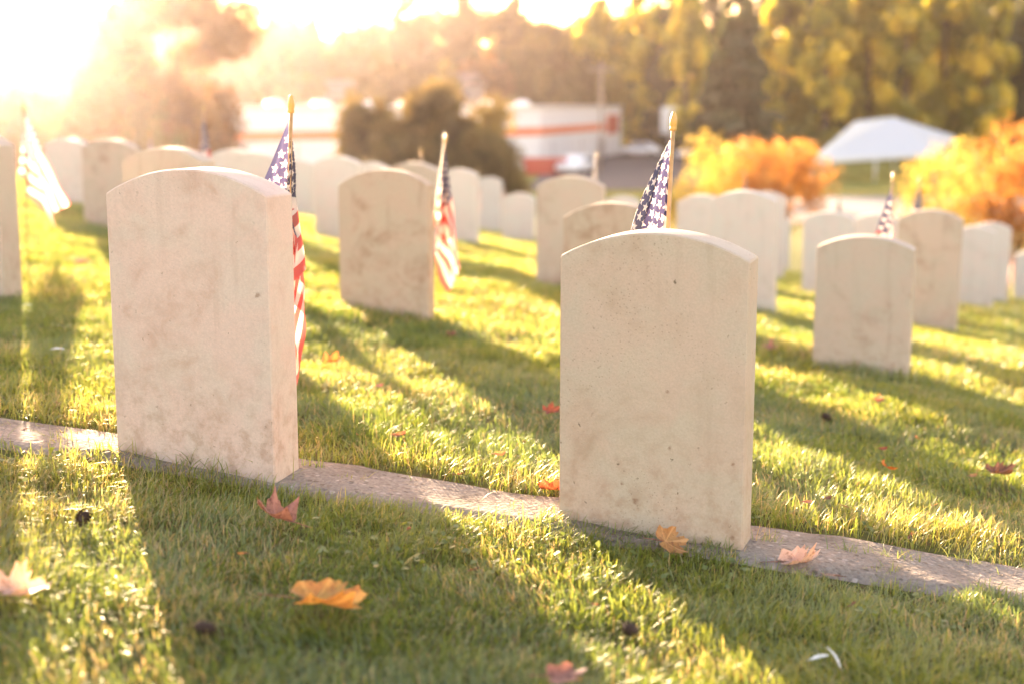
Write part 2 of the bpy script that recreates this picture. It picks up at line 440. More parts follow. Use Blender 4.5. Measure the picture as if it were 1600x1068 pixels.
def headstone(k):
    P, a = STP[k]; t = Vector((cos(a), -sin(a), 0)); nn = Vector((-sin(a), -cos(a), 0))
    cpos = P + t * (WID / 2) - nn * .05
    g = tz(cpos.x, cpos.y); rise = RISE.get(k, .05)
    H = P.z + rise - g
    g -= .0
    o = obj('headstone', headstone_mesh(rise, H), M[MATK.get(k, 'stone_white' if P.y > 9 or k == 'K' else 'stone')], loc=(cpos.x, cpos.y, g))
    r_ = random.Random(k); o.rotation_euler = (0, 0, -a) if k in 'AB' else (radians(r_.uniform(-1, 1)), radians(r_.uniform(-.6, .6)), -a)
    tag(o, LAB[k], 'headstone', 'white marble headstones in rows on the lawn')
    foot.append((cpos.x, cpos.y, a)); return o
for k in ST: headstone(k)

# ------------------------------------------------------------------ grass (nobody could count it)
def blades(x, y, h, wd, seg, tint, lean_dir, lean):
    n = len(x); z = terrain(x, y)
    ca, sa = np.cos(lean_dir), np.sin(lean_dir)
    fa = lean_dir + np.pi / 2 + RNG.normal(0, .6, n); wx, wy = np.cos(fa) * wd * .5, np.sin(fa) * wd * .5
    rows = []
    for s in range(seg + 1):
        q = s / seg; up = h * (q - .38 * lean * q * q); out = h * lean * q ** 1.8
        cx_, cy_, cz = x + ca * out, y + sa * out, z + up - .004
        if s == seg: rows.append(np.stack([cx_, cy_, cz], 1)[:, None, :])
        else:
            k = (1 - q) ** .45
            rows.append(np.stack([np.stack([cx_ - wx * k, cy_ - wy * k, cz], 1), np.stack([cx_ + wx * k, cy_ + wy * k, cz], 1)], 1))
    V = np.concatenate(rows, 1); vp = V.shape[1]; base = (np.arange(n) * vp)[:, None]
    T = []
    for s in range(seg - 1):
        T += [[2 * s, 2 * s + 1, 2 * s + 3], [2 * s, 2 * s + 3, 2 * s + 2]]
    T.append([2 * seg - 2, 2 * seg - 1, 2 * seg])
    T = np.array(T); F = (base[:, :, None] + T[None]).reshape(-1, 3)
    return V.reshape(-1, 3), F, np.repeat(tint, len(T))
def scatter(y0, y1, dens, seg, h0, wd, margin):
    area = .5 * (y1 * y1 - y0 * y0) * .76 + (y1 - y0) * 2 * margin
    n = int(area * dens * 1.25)
    y = np.sqrt(RNG.random(n) * (y1 * y1 - y0 * y0) + y0 * y0) if margin < .2 * y0 else y0 + (y1 - y0) * RNG.random(n) ** .75
    x = (RNG.random(n) * 2 - 1) * (.38 * y + margin)
    # clumping
    cl = vnoise(x * 9, y * 9) * .6 + vnoise(x * 28, y * 28) * .4
    keep = RNG.random(n) < .35 + .9 * cl
    yb_, yf_ = edge_y(pb, x), edge_y(pf, x)
    wob = (vnoise(x * 14, y * 3) - .5) * .05
    on = (y < yb_ + wob * .6 + .004) & (y > yf_ + wob)
    for fx, fy, a in foot[:2]:
        dx, dy = x - fx, y - fy; lx = dx * np.cos(a) - dy * np.sin(a); ly = dx * np.sin(a) + dy * np.cos(a)
        on &= ~((lx > -WID / 2 - .03) & (lx < WID / 2 + .005) & (ly < -.052) & (ly > -.3))
    keep &= ~(on & (RNG.random(n) > .004 + .5 * (vnoise(x * 22, y * 22) > .80)))
    for fx, fy, a in foot:
        dx, dy = x - fx, y - fy; lx = dx * np.cos(a) - dy * np.sin(a); ly = dx * np.sin(a) + dy * np.cos(a)
        keep &= ~((np.abs(lx) < WID / 2 + .004) & (np.abs(ly) < .055))
    x, y, cl = x[keep], y[keep], cl[keep]; n = len(x)
    tall = vnoise(x * 3.1 + 40, y * 3.1)
    behind = np.exp(-((y - edge_y(pb, x) - .12) / .12) ** 2)      # longer unmown band along the path
    lump = vnoise(x * 11 + 5, y * 11 + 80)
    h = h0 * (.35 + .45 * cl + .5 * tall + .55 * lump) * RNG.uniform(.6, 1.25, n) * (1 + .35 * behind)
    edge = np.zeros(n)
    for fx, fy, a in foot:
        dx, dy = x - fx, y - fy; lx = np.abs(dx * np.cos(a) - dy * np.sin(a)) - WID / 2; ly = np.abs(dx * np.sin(a) + dy * np.cos(a)) - .05
        edge = np.maximum(edge, np.exp(-(np.maximum(np.maximum(lx, ly), 0) / .02) ** 2))
    h = h * (1 + .9 * edge * RNG.random(n))
    tint = np.clip(.18 + .55 * vnoise(x * 2.3, y * 2.3) * .9 + RNG.normal(0, .14, n) + .12 * behind, 0, .9)
    dry = RNG.random(n) < .05 + .22 * sstep(.5, .8, vnoise(x * 4.5 + 7, y * 4.5)) + .12 * behind; tint[dry] = RNG.uniform(.9, 1, dry.sum())
    flow = vnoise(x * 1.9 + 20, y * 1.9) * 5 + vnoise(x * 7, y * 7 + 50) * 3
    ld = flow * 1.3 + RNG.normal(0, 1.3, n); lean = np.clip(RNG.normal(.7, .38, n), .05, 1.6)
    return blades(x, y, h, wd * RNG.uniform(.6, 1.3, n), seg, tint, ld, lean)
def grass():
    parts = [scatter(1.0, 2.5, 32000, 4, .027, .0019, .8), scatter(2.5, 4.6, 21000, 3, .030, .0024, .7), scatter(4.6, 8, 8500, 2, .036, .0036, .6),
             scatter(8, 17, 2600, 1, .038, .007, .4), scatter(17, 45, 260, 1, .07, .022, 1.)]
    # clover and other low broad leaves in patches between the blades
    n = 8000; y = RNG.uniform(2.0, 5, n); x = (RNG.random(n) * 2 - 1) * (.4 * y + .6)
    k = (RNG.random(n) < 2.2 * (vnoise(x * 3.3 + 60, y * 3.3) - .52)) & ((y > edge_y(pb, x) + .01) | (y < edge_y(pf, x) - .02)); x, y = x[k], y[k]
    x = np.repeat(x, 3); y = np.repeat(y, 3); n = len(x); a = RNG.uniform(0, 6.28, n); r = RNG.uniform(.003, .0065, n)
    px_, py_ = x + np.cos(a) * r * 1.1, y + np.sin(a) * r * 1.1; z = terrain(px_, py_) + np.repeat(RNG.uniform(.008, .024, n // 3), 3)
    ca, sa = np.cos(a) * r, np.sin(a) * r; t1, t2 = RNG.normal(0, .35, n) * r, RNG.normal(0, .35, n) * r
    V = np.stack([np.stack([px_ - ca, py_ - sa, z - t1], 1), np.stack([px_ + sa, py_ - ca, z + t2], 1), np.stack([px_ + ca, py_ + sa, z + t1], 1), np.stack([px_ - sa, py_ + ca, z - t2], 1)], 1).reshape(-1, 3)
    b = (np.arange(n) * 4)[:, None, None]; F = (b + np.array([[0, 1, 2], [0, 2, 3]])[None]).reshape(-1, 3)
    parts.append((V, F, np.repeat(np.clip(RNG.normal(.35, .12, n), 0, .8), 2)))
    # the sunlit lawn far below, round the tent
    n = 90000; x = RNG.uniform(6, 60, n); y = RNG.uniform(84, 134, n); k = ~((x < 25) & (y > 91)); x, y = x[k], y[k]; n = len(x)
    parts.append(blades(x, y, RNG.uniform(.08, .2, n), RNG.uniform(.03, .08, n), 1, np.clip(RNG.normal(.75, .1, n), 0, 1), RNG.uniform(0, 6.28, n), RNG.uniform(.1, .9, n)))
    off = 0; Vs, Fs, Ts = [], [], []
    for V, F, T in parts:
        Vs.append(V); Fs.append(F + off); Ts.append(T); off += len(V)
    me = np_mesh('grass', np.concatenate(Vs), np.concatenate(Fs), 3, False)
    face_attr(me, 'tint', np.concatenate(Ts))
    tag(obj('grass', me, M['grass']), 'short green lawn grass between the headstones', 'grass', kind='stuff')
    print('grass tris', sum(map(len, Fs)))
grass()
def tuft(px, py, n, h, label, seed, spread=.012):
    p = on_ground(px, py); r = np.random.default_rng(seed)
    x = p.x + r.normal(0, spread, n); y = p.y + r.normal(0, spread * .5, n)
    x[0], y[0] = p.x, p.y
    V, F, T = blades(x, y, h * r.uniform(.5, 1.1, n), np.full(n, .003), 5, r.uniform(.1, .6, n), r.uniform(0, 6.28, n), r.uniform(.1, .9, n))
    V = V - np.array([p.x, p.y, p.z]); me = np_mesh('grass_tuft', V, F, 3); face_attr(me, 'tint', T)
    tag(obj('grass_tuft', me, M['grass'], loc=p), label, 'grass tuft', 'long grass tufts by the left front headstone')
tuft(418, 748, 16, .085, 'dark grass tuft at the right front corner of the left front headstone', 1)
tuft(300, 733, 8, .085, 'few tall blades against the middle foot of the left front headstone', 2, .006)
tuft(182, 716, 7, .05, 'short tuft at the left foot corner of the left front headstone', 3)
tuft(492, 733, 16, .05, 'low spreading tuft growing on the gravel path right of the left front headstone', 5)

# ------------------------------------------------------------------ flags on sticks
HOI, FLY, POLE = .305, .457, .76
def cloth_mesh(keys, name='cloth', nu=54, nv=40, wav=1.0, seed=0, gather=0.):
    ks = np.array(keys, float)              # alpha, theta(right +), depth angle
    V = []; UV = []
    def itp(a, c):
        j = np.clip(np.searchsorted(ks[:, 0], a) - 1, 0, len(ks) - 2); q = (a - ks[j, 0]) / (ks[j + 1, 0] - ks[j, 0]); q = np.clip(q, 0, 1); q = q * q * (3 - 2 * q)
        return ks[j, c] * (1 - q) + ks[j + 1, c] * q
    u, v = np.meshgrid(np.linspace(0, FLY, nu), np.linspace(0, HOI, nv))
    r = np.sqrt(u * u + v * v); al = np.degrees(np.arctan2(u, v + 1e-9))
    th = np.radians(itp(al, 1)); de = np.radians(itp(al, 2))
    n1 = vnoise(u * 14 + seed * 7, v * 14) - .5
    th = th + n1 * .05 * wav; de = de + (vnoise(u * 11, v * 11 + 9 + seed) - .5) * .12 * wav
    th = th * (1 - gather * (r / .55) ** 2); x = r * np.sin(th); yy = r * np.sin(de); z = -r * np.cos(th) * np.cos(de)
    V = np.stack([x.ravel() , yy.ravel(), z.ravel()], 1)
    i = np.arange((nv - 1) * (nu - 1)); rr, c = i // (nu - 1), i % (nu - 1); a = rr * nu + c
    F = np.stack([a, a + nu, a + nu + 1, a + 1], 1)
    me = np_mesh(name, V, F, 4, True)
    uvl = me.uv_layers.new(name='UVMap'); UU = np.stack([u.ravel() / FLY, 1 - v.ravel() / HOI], 1)[F.ravel()]
    uvl.data.foreach_set('uv', UU.astype(np.float32).ravel())
    return me
def pole_mesh():
    bm = bmesh.new(); tube(bm, [(0, 0, -.10), (0, 0, .3), (0, 0, POLE - .03)], [.0042, .0042, .0040], 12); me = bpy.data.meshes.new('pole'); bm.to_mesh(me); bm.free(); return me
def finial_mesh():
    bm = bmesh.new(); z = POLE - .032
    prof = [(0, .0048), (.001, .0066), (.006, .0066), (.0075, .0058), (.009, .0064), (.016, .0074), (.022, .0068), (.029, .0050), (.034, .0034), (.036, .0026)]
    tube(bm, [(0, 0, z + a) for a, b in prof], [b for a, b in prof], 14); me = bpy.data.meshes.new('finial'); bm.to_mesh(me); bm.free(); return me
PM, FM = pole_mesh(), finial_mesh()
PM.materials.append(M['wood']); FM.materials.append(M['gilt'])
def flag(px, py, y, xb, yb, keys, label, me=None, rz=0, seed=0, gather=0.):
    """top of the finial at px,py ; (xb,yb) another pixel on the stick, for its tilt"""
    top = at(px, py, y); s = FPX / y
    tx = (px - xb) / (yb - py)
    d = Vector((tx, 0, 1)).normalized(); base = top - d * POLE
    o = empty('flag_on_stick', base); o.rotation_euler = (0, atan2(d.x, d.z), 0)
    p = obj('pole', PM, parent=o); f = obj('finial', FM, parent=o)
    if me is None: me = cloth_mesh(keys, seed=seed, gather=gather); me.materials.append(M['flag'])
    c = obj('cloth', me, parent=o, loc=(0, 0, POLE - .034)); c.rotation_euler = (0, -atan2(d.x, d.z), rz)
    tag(o, label, 'flag', 'small flags on sticks beside the headstones'); return me
flag(455, 152, 2.88, 449, 290, [(0,0,0),(15,2,8),(30,-3,-8),(45,1.5,9),(56,0,-3),(68,-8,8),(80,-16,-6),(90,-24,2)], 'long limp starred and striped flag hanging at the right edge of the left front headstone', seed=1)
flag(1053, 178, 2.74, 1047, 355, [(0,0,0),(10,-5,9),(22,-1,14),(34,-9,4),(40,-14,-6),(60,-25,4),(76,-19,-6),(90,-22,5)], 'starred flag rising behind the top of the speckled front headstone', seed=2, gather=.75)
flag(697, 210, 5.3, 684, 300, [(0,-8,0),(18,3,10),(34,-4,-8),(50,-5,8),(60,3,-8),(75,6,8),(90,4,-6)], 'red and white striped flag hanging right of the streaked brown headstone', seed=3)
flag(38, 160, 6.4, 33, 300, [(0,-9,0),(18,-3,8),(36,1,-6),(54,8,7),(72,13,-6),(90,22,2)], 'sunlit flag spread wide with pale stripes at the far left', seed=4)
gen = flag(318, 165, 7.4, 315, 250, [(0,0,0),(20,5,10),(40,-6,-8),(60,3,8),(75,-3,-8),(90,6,6)], 'flag standing behind the middle top of the left front headstone', seed=5)
flag(208, 203, 12, 207, 260, None, 'faint flag tip over the sunlit headstone tops, left one of a close pair', gen, .5)
flag(235, 206, 12.7, 235, 260, None, 'faint flag tip over the sunlit headstone tops, right one of a close pair', gen, 2.5)
flag(1397, 270, 5.35, 1391, 360, [(0,0,0),(20,5,10),(40,-4,-8),(60,-10,8),(75,-5,-8),(90,-15,6)], 'dark folded flag rising behind the tan headstone on the right', seed=6)
flag(932, 238, 9.8, 930, 290, None, 'thin flag stick over the right shoulder of the tall pale headstone', gen, 1.2)
flag(658, 232, 9.2, 658, 290, None, 'stick tip over the headstone that peeks above the streaked brown one', gen, 3)
flag(747, 262, 16, 746, 300, None, 'tiny pink flag between the narrow looking headstone and its small far neighbour', gen, .3)
flag(787, 272, 20, 787, 300, None, 'tiny pink flag right of the small far headstone', gen, .3)
flag(570, 246, 14, 570, 300, None, 'tiny flag tip at the gap left of the streaked brown headstone', gen, .9)
flag(1584, 366, 15, 1583, 400, None, 'pale pink flag in front of the right frame edge headstones', gen, .2)
flag(1312, 302, 12, 1312, 340, None, 'faint stick tip above the grey headstone on the right', gen, 2)
flag(1437, 278, 10, 1437, 320, None, 'faint stick tip above the tall grey headstone, in front of the yellow shrub', gen, 1.6)
flag(1165, 270, 12, 1165, 320, None, 'faint stick tip above the tall wide headstone, in front of the orange shrub', gen, 1.6)

# ------------------------------------------------------------------ fallen leaves, feathers, cones
def leaf_mat(name, c1, c2, c3):
    m, t = mat(name)
    co = t.n('ShaderNodeTexCoord').outputs['Object']
    f = t.noise(co, 38, 6, .7); f2 = t.noise(co, 120, 5, .7)
    c = t.mix(t.ramp(f, .35, .65), c4(*c1), c4(*c2)); c = t.mix(t.ramp(f2, .5, .66), c, c4(*c3))
    rib = t.n('ShaderNodeAttribute', attribute_name='rib').outputs['Fac']
    c = t.mix(t.math('MULTIPLY', rib, .5), c, c4(*[min(1, a * 1.5 + .05) for a in c1]))
    tc = t.mix(1., c, c4(1.5, 1.1, .7), 'MULTIPLY')
    d = t.bsdf(c, .5, t.bump(t.math('ADD', f2, rib), .6, .002), .4)
    tr = t.n('ShaderNodeBsdfTranslucent', ins={0: tc}).outputs[0]
    t.out(t.n('ShaderNodeMixShader', ins={0: .35, 1: d, 2: tr}).outputs[0]); return m
LM = dict(red=leaf_mat('leaf_red', (.38, .11, .05), (.26, .07, .04), (.15, .05, .03)),
          rose=leaf_mat('leaf_rose', (.34, .15, .11), (.40, .20, .14), (.17, .07, .05)),
          orange=leaf_mat('leaf_orange', (.55, .20, .05), (.42, .12, .03), (.25, .09, .04)),
          yellow=leaf_mat('leaf_yellow', (.62, .36, .08), (.60, .27, .08), (.35, .15, .05)),
          tan=leaf_mat('leaf_tan', (.52, .30, .12), (.45, .22, .08), (.28, .12, .05)),
          pale=leaf_mat('leaf_pale', (.62, .42, .33), (.68, .52, .42), (.42, .24, .17)),
          brown=leaf_mat('leaf_brown', (.25, .12, .07), (.17, .08, .05), (.10, .05, .03)))
LOBES = [(0, 1.0), (8, .84), (14, .88), (24, .58), (33, .76), (41, .74), (50, .94), (58, .80), (66, .80), (80, .54), (95, .62), (108, .74), (122, .60), (140, .50), (160, .40), (180, .16)]
def leaf(px, py, size, kind, label, rz=0, tilt=(0, 0), curl=.5, lift=.014, simple=False, seed=0, cat='leaf'):
    r = random.Random(seed * 13 + int(px)); p = on_ground(px, py)
    outl = []
    if simple:
        for k in range(28):
            a = 2 * pi * k / 28; outl.append((a, .62 * (1 - .35 * abs(sin(a))) * (1 + .35 * max(0, cos(a)) ** 6) * (1 + r.uniform(-.04, .04))))
    else:
        side = [(a, q * r.uniform(.9, 1.08)) for a, q in LOBES]
        for a, q in side[:-1]: outl.append((radians(a), q))
        outl.append((pi, .12))
        for a, q in [(a, q * r.uniform(.9, 1.08)) for a, q in LOBES][-2:0:-1]: outl.append((-radians(a), q))
    # densify
    pts = []
    for i in range(len(outl)):
        a0, r0 = outl[i]; a1, r1 = outl[(i + 1) % len(outl)]
        p0 = Vector((r0 * cos(a0), r0 * sin(a0))); p1 = Vector((r1 * cos(a1), r1 * sin(a1)))
        pts += [p0, p0.lerp(p1, .5) * r.uniform(.96, 1.04)]
    bm = bmesh.new(); sc_ = size * .55; NR = 6
    ph1, ph2 = r.uniform(0, 6), r.uniform(0, 6); sq = r.uniform(.45, .75); tips_ = [r.uniform(-.5, 1.3) for _ in range(6)]
    def pos(v):
        x, y = v.x, v.y; rr = hypot(x, y); a = atan2(y, x)
        z = curl * (.55 * y * y + .18 * x * x) + .10 * curl * rr * sin(3 * a + ph1) + .13 * curl * rr * rr * sin(5 * a + ph2)
        z += curl * .25 * max(0, x - .5) ** 1.5
        k_ = (a / (pi / 3)) % 6; i_ = int(k_); f_ = k_ - i_; tw = tips_[i_] * (1 - f_) + tips_[(i_ + 1) % 6] * f_
        z += tw * curl * .5 * max(0, rr - .35) ** 1.3
        x *= 1 - .22 * curl * max(0, rr - .5); y *= (sq if y > 0 else 1.) ** min(1, curl)
        return (x * sc_, y * sc_ * (1 - .25 * curl * abs(y)), z * sc_)
    c0 = bm.verts.new(pos(Vector((0, 0)))); rings = []
    for j in range(1, NR + 1): rings.append([bm.verts.new(pos(q * (j / NR))) for q in pts])
    n = len(pts); rib = {}
    for k in range(n):
        bm.faces.new((c0, rings[0][k], rings[0][(k + 1) % n]))
        for j in range(NR - 1): bm.faces.new((rings[j][k], rings[j + 1][k], rings[j + 1][(k + 1) % n], rings[j][(k + 1) % n]))
    me = bpy.data.meshes.new('fallen_leaf'); bm.to_mesh(me); bm.free(); me.shade_smooth()
    at_ = me.attributes.new('rib', 'FLOAT', 'POINT'); vals = [0.] * len(me.vertices)
    tips = [0, 50, -50, 108, -108] if not simple else [0]
    for i, v in enumerate(me.vertices):
        a = math.degrees(atan2(v.co.y, v.co.x))
        d = min(abs(a - q) for q in tips)
        vals[i] = 1. if d < 4 or hypot(v.co.x, v.co.y) < 1e-4 else 0.
    at_.data.foreach_set('value', vals)
    o = obj('fallen_leaf', me, LM[kind], loc=(p.x, p.y, p.z + lift))
    o.rotation_euler = (radians(tilt[0]), radians(tilt[1]), radians(rz))
    tag(o, label, cat, 'fallen autumn leaves on the lawn')
    bm = bmesh.new(); tube(bm, [(-.10 * sc_, 0, 0), (-.45 * sc_, .03 * sc_, .03 * sc_), (-.95 * sc_, .10 * sc_, .02 * sc_)], [.0009, .0008, .0006], 6)
    bm_obj('stem', bm, LM['brown' if kind == 'brown' else 'rose'], o)
    return o
leaf(438, 830, .105, 'rose', 'rose red curled leaf in the shade below the left front headstone', 170, (14, -14), 1.3, .022, seed=1)
leaf(490, 966, .145, 'yellow', 'big yellow orange leaf in the front grass, largest of the fallen leaves', 20, (6, 10), 1.0, .026, seed=2)
leaf(18, 946, .12, 'pale', 'pale pink leaf cut off by the left frame edge', 60, (10, 10), .9, .02, seed=3)
leaf(1040, 864, .085, 'tan', 'tan leaf leaning against the foot of the speckled front headstone', 28, (42, 10), .7, .022, seed=4)
leaf(1236, 884, .105, 'pale', 'pale curled leaf on the gravel path at the right corner of the speckled headstone', 12, (4, 0), 1.1, .008, seed=5)
leaf(868, 776, .085, 'red', 'bright red leaf on the gravel edge touching the left side of the speckled headstone', 150, (25, 12), 1.0, .016, seed=6)
leaf(857, 664, .070, 'red', 'dark red crumpled leaf in sunny grass left of the speckled headstone', 40, (20, 0), .9, .035, seed=7)
leaf(1384, 752, .062, 'orange', 'orange folded leaf standing in the sunny grass at right', 80, (35, 20), 1.0, .035, seed=8)
leaf(1552, 760, .095, 'brown', 'brown crumpled leaf near the right frame edge', 10, (10, 5), .8, .035, seed=9)
leaf(622, 700, .040, 'brown', 'small brown leaf in the grass just above the gravel path', 30, (25, 0), .9, .03, True, seed=10)
leaf(592, 620, .035, 'rose', 'small pinkish leaf at the edge of the sunny band', 60, (20, 0), .4, .03, True, seed=11)
leaf(514, 578, .085, 'orange', 'flat orange brown leaf right of the hanging flag', 5, (6, 0), 1.2, .024, seed=12)
leaf(703, 534, .060, 'brown', 'blurred brown leaf in the shade below the streaked headstone', 5, (8, 0), 1., .02, seed=13)
leaf(1200, 553, .095, 'rose', 'pink blurred leaf right behind the speckled headstone', 75, (8, 0), 1.0, .02, seed=14)
leaf(1260, 806, .035, 'orange', 'small orange oval leaf lying right of the speckled headstone', 20, (5, 0), .3, .03, True, seed=15)
leaf(1315, 812, .038, 'tan', 'small tan oval leaf in the grass above the path at right', 120, (20, 0), .5, .03, True, seed=16)
leaf(1378, 722, .030, 'red', 'small red leaf just above the orange folded one', 20, (30, 0), .7, .035, True, seed=17)
leaf(1433, 705, .034, 'orange', 'small orange leaf right of and above the folded one', 100, (30, 0), .7, .035, True, seed=18)
leaf(1292, 800, .026, 'brown', 'tiny brown leaf between two small oval leaves', 50, (30, 0), .7, .03, True, seed=19)
leaf(872, 1092, .07, 'rose', 'pinkish leaf cut off by the bottom frame edge', 10, (10, 0), .5, .03, seed=20)
leaf(715, 749, .022, 'orange', 'tiny orange leaf at the back edge of the gravel path', 10, (20, 0), .5, .012, True, seed=21)
leaf(126, 420, .085, 'rose', 'hazy pink leaf in bright grass at left', 30, (15, 0), .5, .03, seed=22)
leaf(780, 730, .035, 'tan', 'small tan leaf in long grass behind the gravel path', 30, (30, 0), .7, .03, True, seed=23)
leaf(1518, 762, .03, 'tan', 'small tan leaf next to the brown crumpled one', 30, (30, 0), .7, .03, True, seed=24)
leaf(1370, 640, .05, 'brown', 'brown speck of leaf below the tan headstone', 30, (30, 0), .7, .03, seed=25)
leaf(1300, 905, .045, 'brown', 'thin brown leaf scrap lying on the gravel path', 160, (4, 0), .3, .008, True, seed=26)
leaf(94, 680, .022, 'brown', 'small brown crumb on the gravel path, right one of two', 160, (4, 0), .6, .008, True, seed=27)
leaf(40, 676, .018, 'brown', 'small brown crumb on the gravel path, left one of two', 60, (4, 0), .6, .008, True, seed=28)
rs_ = random.Random(3)
for i_, (px_, py_, lab_) in enumerate([
    (560, 690, 'behind the gravel path near the left front headstone'), (690, 640, 'in the sunny band between the two front headstones'), (1240, 760, 'right behind the speckled headstone, above the path'),
    (1460, 800, 'below the brown crumpled leaf'), (1420, 850, 'at the back edge of the path at right'), (740, 905, 'in the shaded middle of the front grass'),
    (90, 640, 'behind the path at the far left'), (1330, 960, 'in front of the path at lower right'), (640, 840, 'just before the gravel path between the stones'),
    (1510, 690, 'above the brown crumpled leaf'), (820, 700, 'just left of the speckled headstone, behind the path'), (930, 960, 'near the sunlit band below the speckled headstone'), (380, 880, 'between the rose leaf and the big yellow leaf')]):
    leaf(px_, py_, rs_.uniform(.014, .026), rs_.choice(['brown', 'tan', 'brown', 'rose']), 'tiny leaf scrap ' + lab_, rs_.uniform(0, 360), (rs_.uniform(-30, 40), rs_.uniform(-25, 25)), 1.0, .016, True, seed=50 + i_)
def leaf_cone(px, py, size, label, seed):
    p = on_ground(px, py); bm = bmesh.new(); r = random.Random(seed)
    tube(bm, [(-.5 * size, 0, 0), (-.2 * size, 0, 0), (.2 * size, 0, 0), (.5 * size, 0, 0)], [.12 * size, .26 * size, .24 * size, .06 * size], 10)
    for i in range(60):
        a = i * 2.4; q = -.45 + .9 * i / 60; rr = (.30 - .28 * abs(q + .05) ** 1.5) * size
        c = Vector((q * size, rr * cos(a), rr * sin(a))); o_ = Vector((.25, cos(a), sin(a))).normalized(); tn = Vector((0, -sin(a), cos(a)))
        s_ = .10 * size
        v = [bm.verts.new(c - tn * s_), bm.verts.new(c + tn * s_), bm.verts.new(c + o_ * s_ * 1.6 + Vector((s_ * .5, 0, 0)))]; bm.faces.new(v)
    o = bm_obj('tree_cone', bm, M['cone'], loc=(p.x, p.y, p.z + .022)); o.rotation_euler = (r.uniform(-.4, .4), r.uniform(-.4, .4), r.uniform(0, 6))
    tag(o, label, 'cone', 'dark cones in the grass')
M['cone'] = plain('cone_brown', (.06, .035, .025), .7, .3)
leaf_cone(132, 828, .028, 'dark brown cone in the shade at left, below the left front headstone', 1)
leaf_cone(322, 1006, .028, 'dark brown cone left of the big yellow leaf, near the bottom edge', 2)
leaf_cone(985, 1005, .026, 'dark brown cone beside the sunlit band near the bottom edge', 3)
leaf_cone(1291, 663, .03, 'dark cone on the sunlit bank right of the speckled headstone', 4)
M['feather'] = plain('feather_white', (.75, .73, .68), .6, .3)
def feather(px, py, L, rz, label, tilt=20):
    p = on_ground(px, py); bm = bmesh.new(); n = 16; sec = []
    for i in range(n + 1):
        q = i / n; w_ = L * .10 * sin(pi * min(1, q * .9 + .06)) ** .7 * (1 + .35 * ((i % 3) - 1)); z = L * .07 * sin(pi * q)
        sec.append([bm.verts.new((q * L, -w_, z + w_ * .3)), bm.verts.new((q * L, 0, z)), bm.verts.new((q * L, w_, z + w_ * .3))])
    for a, b in zip(sec, sec[1:]):
        bm.faces.new((a[0], b[0], b[1], a[1])); bm.faces.new((a[1], b[1], b[2], a[2]))
    tube(bm, [(-.2 * L, 0, 0), (0, 0, 0), (.5 * L, 0, L * .068), (.95 * L, 0, L * .01)], [L * .008] * 3 + [L * .003], 6)
    o = bm_obj('feather', bm, M['feather'], loc=(p.x, p.y, p.z + .018)); o.rotation_euler = (radians(25), radians(-tilt), radians(rz))
    tag(o, label, 'feather', 'white feathers on the lawn')
feather(80, 556, .035, 5, 'small white feather lying in the grass left of the left front headstone', 0)
feather(1312, 1062, .034, 120, 'upright white feather near the bottom right, tip pointing up', 35)
feather(1264, 1050, .03, 20, 'flat white feather beside the upright one, near the bottom right', 5)
feather(36, 486, .03, 5, 'hazy white feather close to the left frame edge', 0)

# ------------------------------------------------------------------ far setting: road, lot, lawn
def sheet(name, poly, m, dz, step=2.0):
    bm = bmesh.new(); 
    for i in range(len(poly) - 1):
        (xa0, xa1, ya), (xb0, xb1, yb_) = poly[i], poly[i + 1]; ns = max(1, int((yb_ - ya) / step)); nx = 24
        for j in range(ns):
            q0, q1 = j / ns, (j + 1) / ns; y0, y1 = ya + (yb_ - ya) * q0, ya + (yb_ - ya) * q1
            for k in range(nx):
                def P(q, y, kk):
                    x = (xa0 + (xb0 - xa0) * q) * (1 - kk / nx) + (xa1 + (xb1 - xa1) * q) * (kk / nx); return (x, y, tz(x, y) + dz)
                bm.faces.new([bm.verts.new(P(q0, y0, k)), bm.verts.new(P(q0, y0, k + 1)), bm.verts.new(P(q1, y1, k + 1)), bm.verts.new(P(q1, y1, k))])
    bmesh.ops.remove_doubles(bm, verts=bm.verts, dist=.001)
    tag(bm_obj(name, bm, m, smooth=True), kind='structure')
M['asphalt'] = plain('asphalt', (.075, .07, .065), .9, .3, var=.2)
M['concrete'] = plain('pale_concrete', (.26, .24, .21), .85, .3)
sheet('pavement', [(10, 40, 66), (12, 44, 84)], M['concrete'], .05)
sheet('road', [(1, 17, 92), (5, 24, 158)], M['asphalt'], .05)

